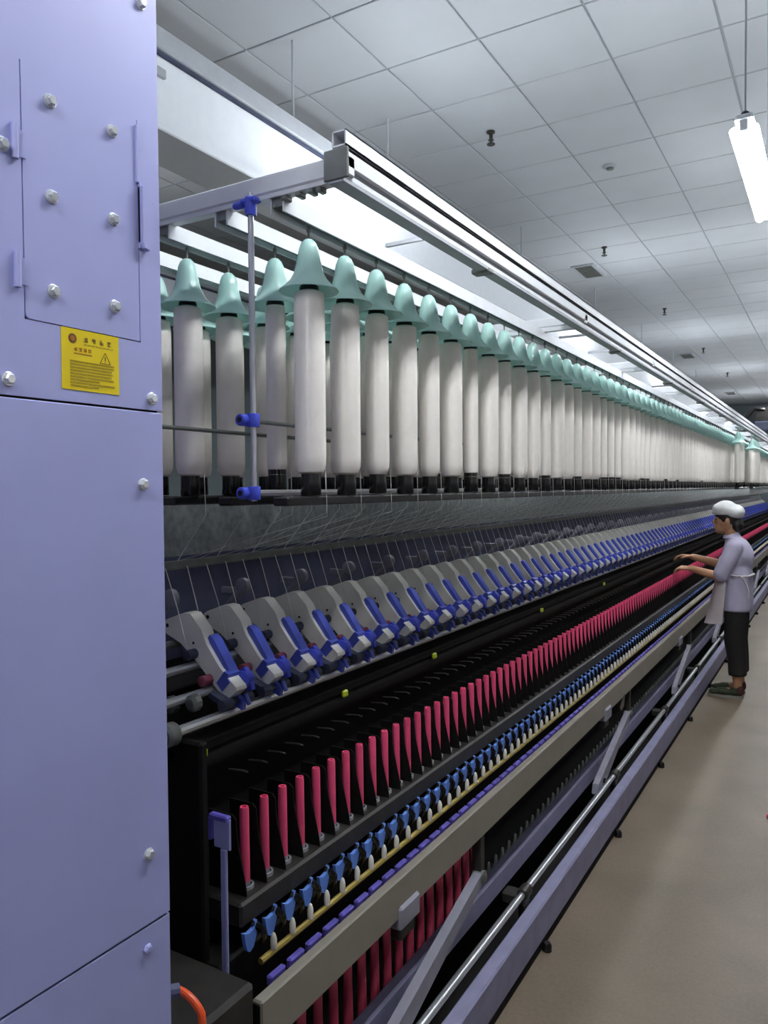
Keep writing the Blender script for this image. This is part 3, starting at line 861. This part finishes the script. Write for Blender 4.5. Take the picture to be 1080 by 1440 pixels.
# overhead cleaner running on the creel's front rail
oc = thing('travelling_cleaner', 'dark travelling cleaner with blower and hoses riding the creel rail', 'cleaner', (-0.86, 11.3, 2.361))
MB().box(-0.10, 0.10, -0.16, 0.16, 0.03, 0.16, 0.02).build('carriage', 'slate', oc)
MB().lathe([(0.05, -0.07), (0.11, -0.06), (0.11, 0.06), (0.05, 0.07)], (0.02, 0.0, 0.24), 16, 'y').build('blower_housing', 'dark_steel', oc)
MB().tube([(0.02, 0.05, 0.32), (0.12, 0.10, 0.33), (0.17, 0.12, 0.2), (0.16, 0.14, 0.05), (0.14, 0.15, -0.2)], 0.035, 10).build('blow_hose', 'black', oc)
MB().tube([(0.02, -0.05, 0.32), (-0.1, -0.10, 0.33), (-0.2, -0.12, 0.2)], 0.03, 10).build('suction_hose', 'black', oc)
for yy in (-0.12, 0.12):
    MB().lathe([(0.012, -0.012), (0.02, -0.01), (0.02, 0.01), (0.012, 0.012)], (0.038, yy, 0.02), 12, 'x').build('wheel', 'dark_steel', oc)


# ------------------------------------------------------------------ the worker
def remesh(mb, name, mats, parent, voxel, smooth_it=6):
    me = mb.mesh(name + '_raw', mats, 0)
    o = bpy.data.objects.new(name + '_raw', me)
    COL.objects.link(o)
    md = o.modifiers.new('r', 'REMESH'); md.mode = 'VOXEL'; md.voxel_size = voxel; md.use_smooth_shade = True
    ms = o.modifiers.new('s', 'SMOOTH'); ms.factor = 0.5; ms.iterations = smooth_it
    dg = bpy.context.evaluated_depsgraph_get(); dg.update()
    nm = bpy.data.meshes.new_from_object(o.evaluated_get(dg), depsgraph=dg)
    nm.name = name
    bpy.data.objects.remove(o); bpy.data.meshes.remove(me)
    if not nm.materials:
        nm.materials.append(M[mats])
    nm.polygons.foreach_set('use_smooth', [True] * len(nm.polygons))
    return put(name, nm, parent)


def chain(mb, pts, rad, n=12):
    """capsules along a poly-line: (forward, left, up) points"""
    P = [Vector(W(*p)) for p in pts]
    for i in range(len(P) - 1):
        mb.tube([P[i], P[i + 1]], [rad[i], rad[i + 1]], n)
    for p, q in zip(P, rad):
        mb.ball(p, q, q, q, n, max(6, n // 2))


def W(f_, l_, z_):
    return (-f_, -l_, z_)


def ell(mb, f_, l_, z_, rf, rl, rz, nu=16, nv=10):
    mb.ball(W(f_, l_, z_), rf, rl, rz, nu, nv)


pr = thing('person', 'worker in white cap, lavender shirt, white apron and black trousers at the machine', 'person', (-0.74, 6.70, 0))
bd = MB()
# head, neck, trunk
ell(bd, 0.022, 0, 1.415, 0.092, 0.073, 0.112)
ell(bd, 0.055, 0, 1.355, 0.062, 0.052, 0.062)          # jaw
ell(bd, 0.116, 0, 1.392, 0.018, 0.013, 0.02)           # nose
ell(bd, 0.102, 0, 1.412, 0.014, 0.011, 0.026)
ell(bd, 0.098, 0, 1.343, 0.014, 0.024, 0.010)          # lips
ell(bd, 0.088, 0, 1.312, 0.020, 0.024, 0.016)          # chin
for s in (-1, 1):
    ell(bd, 0.01, 0.072 * s, 1.405, 0.017, 0.010, 0.030)   # ears
chain(bd, [(0.01, 0, 1.37), (-0.025, 0, 1.24)], [0.048, 0.054])
ell(bd, -0.05, 0, 1.13, 0.095, 0.145, 0.15); ell(bd, -0.05, 0, 0.97, 0.085, 0.125, 0.13); ell(bd, -0.06, 0, 0.83, 0.10, 0.15, 0.12)
ell(bd, -0.05, 0, 1.215, 0.06, 0.155, 0.05)


def arm_hand(sh, el, wr, s, palm_dir, curl):
    chain(bd, [sh, el, wr], [0.047, 0.040, 0.026])
    w_ = Vector(wr); dd = Vector(palm_dir).normalized()
    side = Vector((0, -s, 0.25))
    side = (side - dd * side.dot(dd)).normalized()
    nrm = dd.cross(side)
    c = w_ + dd * 0.045
    # palm
    for t_ in (-0.026, -0.009, 0.009, 0.026):
        chain(bd, [tuple(w_ + dd * 0.005 + side * t_ * 0.6), tuple(w_ + dd * 0.082 + side * t_)], [0.014, 0.0125], 8)
    L = (0.060, 0.072, 0.076, 0.066)
    for i, t_ in enumerate((-0.030, -0.010, 0.010, 0.030)):
        p0 = w_ + dd * 0.082 + side * t_
        p1 = p0 + (dd * math.cos(curl) + nrm * s * math.sin(curl)) * L[i] * 0.5
        p2 = p1 + (dd * math.cos(curl * 2) + nrm * s * math.sin(curl * 2)) * L[i] * 0.32
        p3 = p2 + (dd * math.cos(curl * 3) + nrm * s * math.sin(curl * 3)) * L[i] * 0.26
        chain(bd, [tuple(p0), tuple(p1), tuple(p2), tuple(p3)], [0.0095, 0.0088, 0.0082, 0.0072], 8)
    q0 = w_ + dd * 0.025 + side * 0.026
    q1 = q0 + dd * 0.032 + side * 0.026 + nrm * s * 0.012
    q2 = q1 + dd * 0.030 + side * 0.006 + nrm * s * 0.016
    chain(bd, [tuple(q0), tuple(q1), tuple(q2)], [0.0125, 0.0100, 0.0082], 8)


arm_hand((-0.05, 0.150, 1.195), (0.055, 0.185, 0.965), (0.275, 0.11, 1.015), 1, (1.0, -0.12, 0.02), 0.45)
arm_hand((-0.05, -0.150, 1.195), (0.080, -0.18, 1.03), (0.285, -0.06, 1.095), -1, (1.0, 0.10, 0.08), 0.35)
for s in (-1, 1):
    chain(bd, [(-0.06, 0.082 * s, 0.80), (-0.045, 0.082 * s, 0.45), (-0.075, 0.082 * s, 0.085)], [0.082, 0.054, 0.034])
    chain(bd, [(-0.075, 0.082 * s, 0.055), (0.06, 0.088 * s, 0.035), (0.10, 0.088 * s, 0.03)], [0.034, 0.028, 0.024])
body = remesh(bd, 'body', 'skin', pr, 0.0065, 3)
# hair under the cap, nape and fringe
hm = MB()
ell(hm, 0.012, 0, 1.432, 0.096, 0.081, 0.100)
ell(hm, -0.055, 0, 1.365, 0.048, 0.066, 0.058)
ell(hm, 0.085, 0, 1.447, 0.030, 0.058, 0.020)
remesh(hm, 'hair', 'hair', pr, 0.009, 4)
ey = MB()
for s in (-1, 1):
    ell(ey, 0.098, 0.030 * s, 1.414, 0.008, 0.013, 0.006, 10, 6)
ey.build('eyes', 'eye', body)
# cap: soft puffed crown on a band
cm = MB()
ell(cm, 0.035, 0, 1.495, 0.100, 0.095, 0.060)
ell(cm, -0.03, 0, 1.470, 0.082, 0.095, 0.064)
ell(cm, 0.030, 0.01, 1.515, 0.075, 0.075, 0.050)
ell(cm, 0.060, -0.02, 1.500, 0.070, 0.07, 0.048)
ell(cm, 0.025, 0, 1.460, 0.106, 0.088, 0.026)
ell(cm, 0.095, 0, 1.464, 0.046, 0.064, 0.018)
remesh(cm, 'cap', 'cap', pr, 0.010, 5)
# shirt
sm = MB()
ell(sm, -0.055, 0, 1.125, 0.115, 0.170, 0.150); ell(sm, -0.055, 0, 0.985, 0.112, 0.160, 0.16)
ell(sm, -0.055, 0, 1.205, 0.082, 0.165, 0.062); ell(sm, -0.095, 0, 1.11, 0.085, 0.13, 0.13)
sm.tube([W(-0.05, 0, 1.0), W(-0.052, 0, 0.9), W(-0.055, 0, 0.78), W(-0.055, 0, 0.685)], [0.12, 0.122, 0.122, 0.120], 20)
for s in (-1, 1):
    sm.tube([W(-0.055, 0.06 * s, 0.98), W(-0.055, 0.07 * s, 0.8), W(-0.055, 0.075 * s, 0.686)], [0.10, 0.105, 0.108], 16)
chain(sm, [(-0.05, 0.145, 1.195), (-0.005, 0.172, 1.09), (0.040, 0.184, 0.985)], [0.064, 0.066, 0.064])
chain(sm, [(-0.05, -0.145, 1.195), (0.005, -0.168, 1.11), (0.058, -0.178, 1.045)], [0.064, 0.066, 0.062])
chain(sm, [(-0.02, 0, 1.265), (-0.035, 0, 1.22)], [0.063, 0.075])
remesh(sm, 'shirt', 'shirt', pr, 0.012, 5)
col_ = MB()
col_.lathe([(0.056, 0.0), (0.068, 0.004), (0.060, 0.028), (0.051, 0.026)], W(-0.014, 0, 1.258), 18)
col_.build('collar', 'shirt', pr)
# apron: a curved sheet in front, thickened
ap = MB()
rows = []
NZ, NT = 14, 16
for i in range(NZ + 1):
    z = 1.06 - i / NZ * (1.06 - 0.575)
    fr_ = 0.078 + 0.105 * (i / NZ) ** 1.3
    hw = 0.14 + 0.06 * min(1, i / 5)
    row = []
    for j in range(NT + 1):
        a = (j / NT - 0.5) * 3.0
        wob = 0.006 * math.sin(5 * a + i * 0.3) * (i / NZ)
        row.append((-0.055 + (fr_ + 0.055 + wob) * max(0.12, math.cos(a * 0.86)) ** 0.75, hw * math.sin(a) / math.sin(1.5), z + (0.012 * abs(a) if i == NZ else 0)))
    rows.append(row)
vs = []
for off in (0.0, 0.007):
    for row in rows:
        for p in row:
            vs.append(W(p[0] + off, p[1], p[2]))
n0 = (NZ + 1) * (NT + 1)
fs = []
for i in range(NZ):
    for j in range(NT):
        a = i * (NT + 1) + j
        q = (a, a + 1, a + NT + 2, a + NT + 1)
        fs.append(q); fs.append(tuple(x + n0 for x in q[::-1]))
edge = [j for j in range(NT + 1)] + [i * (NT + 1) + NT for i in range(1, NZ + 1)] + [NZ * (NT + 1) + j for j in range(NT - 1, -1, -1)] + [i * (NT + 1) for i in range(NZ - 1, 0, -1)]
for i in range(len(edge)):
    a, b_ = edge[i], edge[(i + 1) % len(edge)]
    fs.append((a, b_, b_ + n0, a + n0))
ap.add(vs, fs)
apo = ap.build('apron', 'apron', pr, smooth=60)
sp = MB()
sp.tube([W(0.06, 0.13, 1.02), W(0.0, 0.182, 0.99), W(-0.08, 0.186, 0.975), W(-0.15, 0.13, 0.975), W(-0.178, 0.0, 0.98)], 0.007, 6)
sp.tube([W(-0.08, 0.19, 0.985), W(-0.12, 0.172, 0.96), W(-0.15, 0.15, 0.88), W(-0.155, 0.145, 0.80)], 0.006, 6)
sp.tube([W(0.06, -0.13, 1.02), W(0.0, -0.182, 0.99), W(-0.08, -0.186, 0.975), W(-0.15, -0.13, 0.975), W(-0.178, 0.0, 0.98)], 0.007, 6)
sp.build('apron_tie', 'apron', apo)
# trousers
tm = MB()
ell(tm, -0.06, 0, 0.78, 0.095, 0.140, 0.10)
for s in (-1, 1):
    P = [W(-0.06, 0.082 * s, 0.80), W(-0.055, 0.084 * s, 0.62), W(-0.05, 0.084 * s, 0.45), W(-0.068, 0.084 * s, 0.30), W(-0.072, 0.084 * s, 0.178)]
    tm.tube(P, [0.085, 0.086, 0.080, 0.071, 0.070], 16)
remesh(tm, 'trousers', 'trousers', pr, 0.011, 4)
# shoes
for s in (-1, 1):
    k = MB()
    ell(k, -0.055, 0.086 * s, 0.048, 0.056, 0.038, 0.040); ell(k, 0.03, 0.09 * s, 0.040, 0.075, 0.041, 0.034); ell(k, 0.09, 0.09 * s, 0.032, 0.052, 0.038, 0.026)
    ell(k, -0.085, 0.086 * s, 0.075, 0.026, 0.034, 0.040)
    sh = remesh(k, 'shoe', 'shoe', pr, 0.008, 3)
    outline = []
    for q in range(24):
        a = 2 * PI * q / 24
        outline.append((-(0.017 + 0.130 * math.cos(a)), -(0.088 * s + (0.040 + 0.004 * math.cos(a)) * math.sin(a))))
    MB().prism(outline, 'z', 0.0, 0.020).build('sole', 'sole', sh)
    hb = MB(); ell(hb, -0.088, 0.086 * s, 0.062, 0.031, 0.040, 0.046)
    hb.build('heel_counter', 'shoe_red', sh)
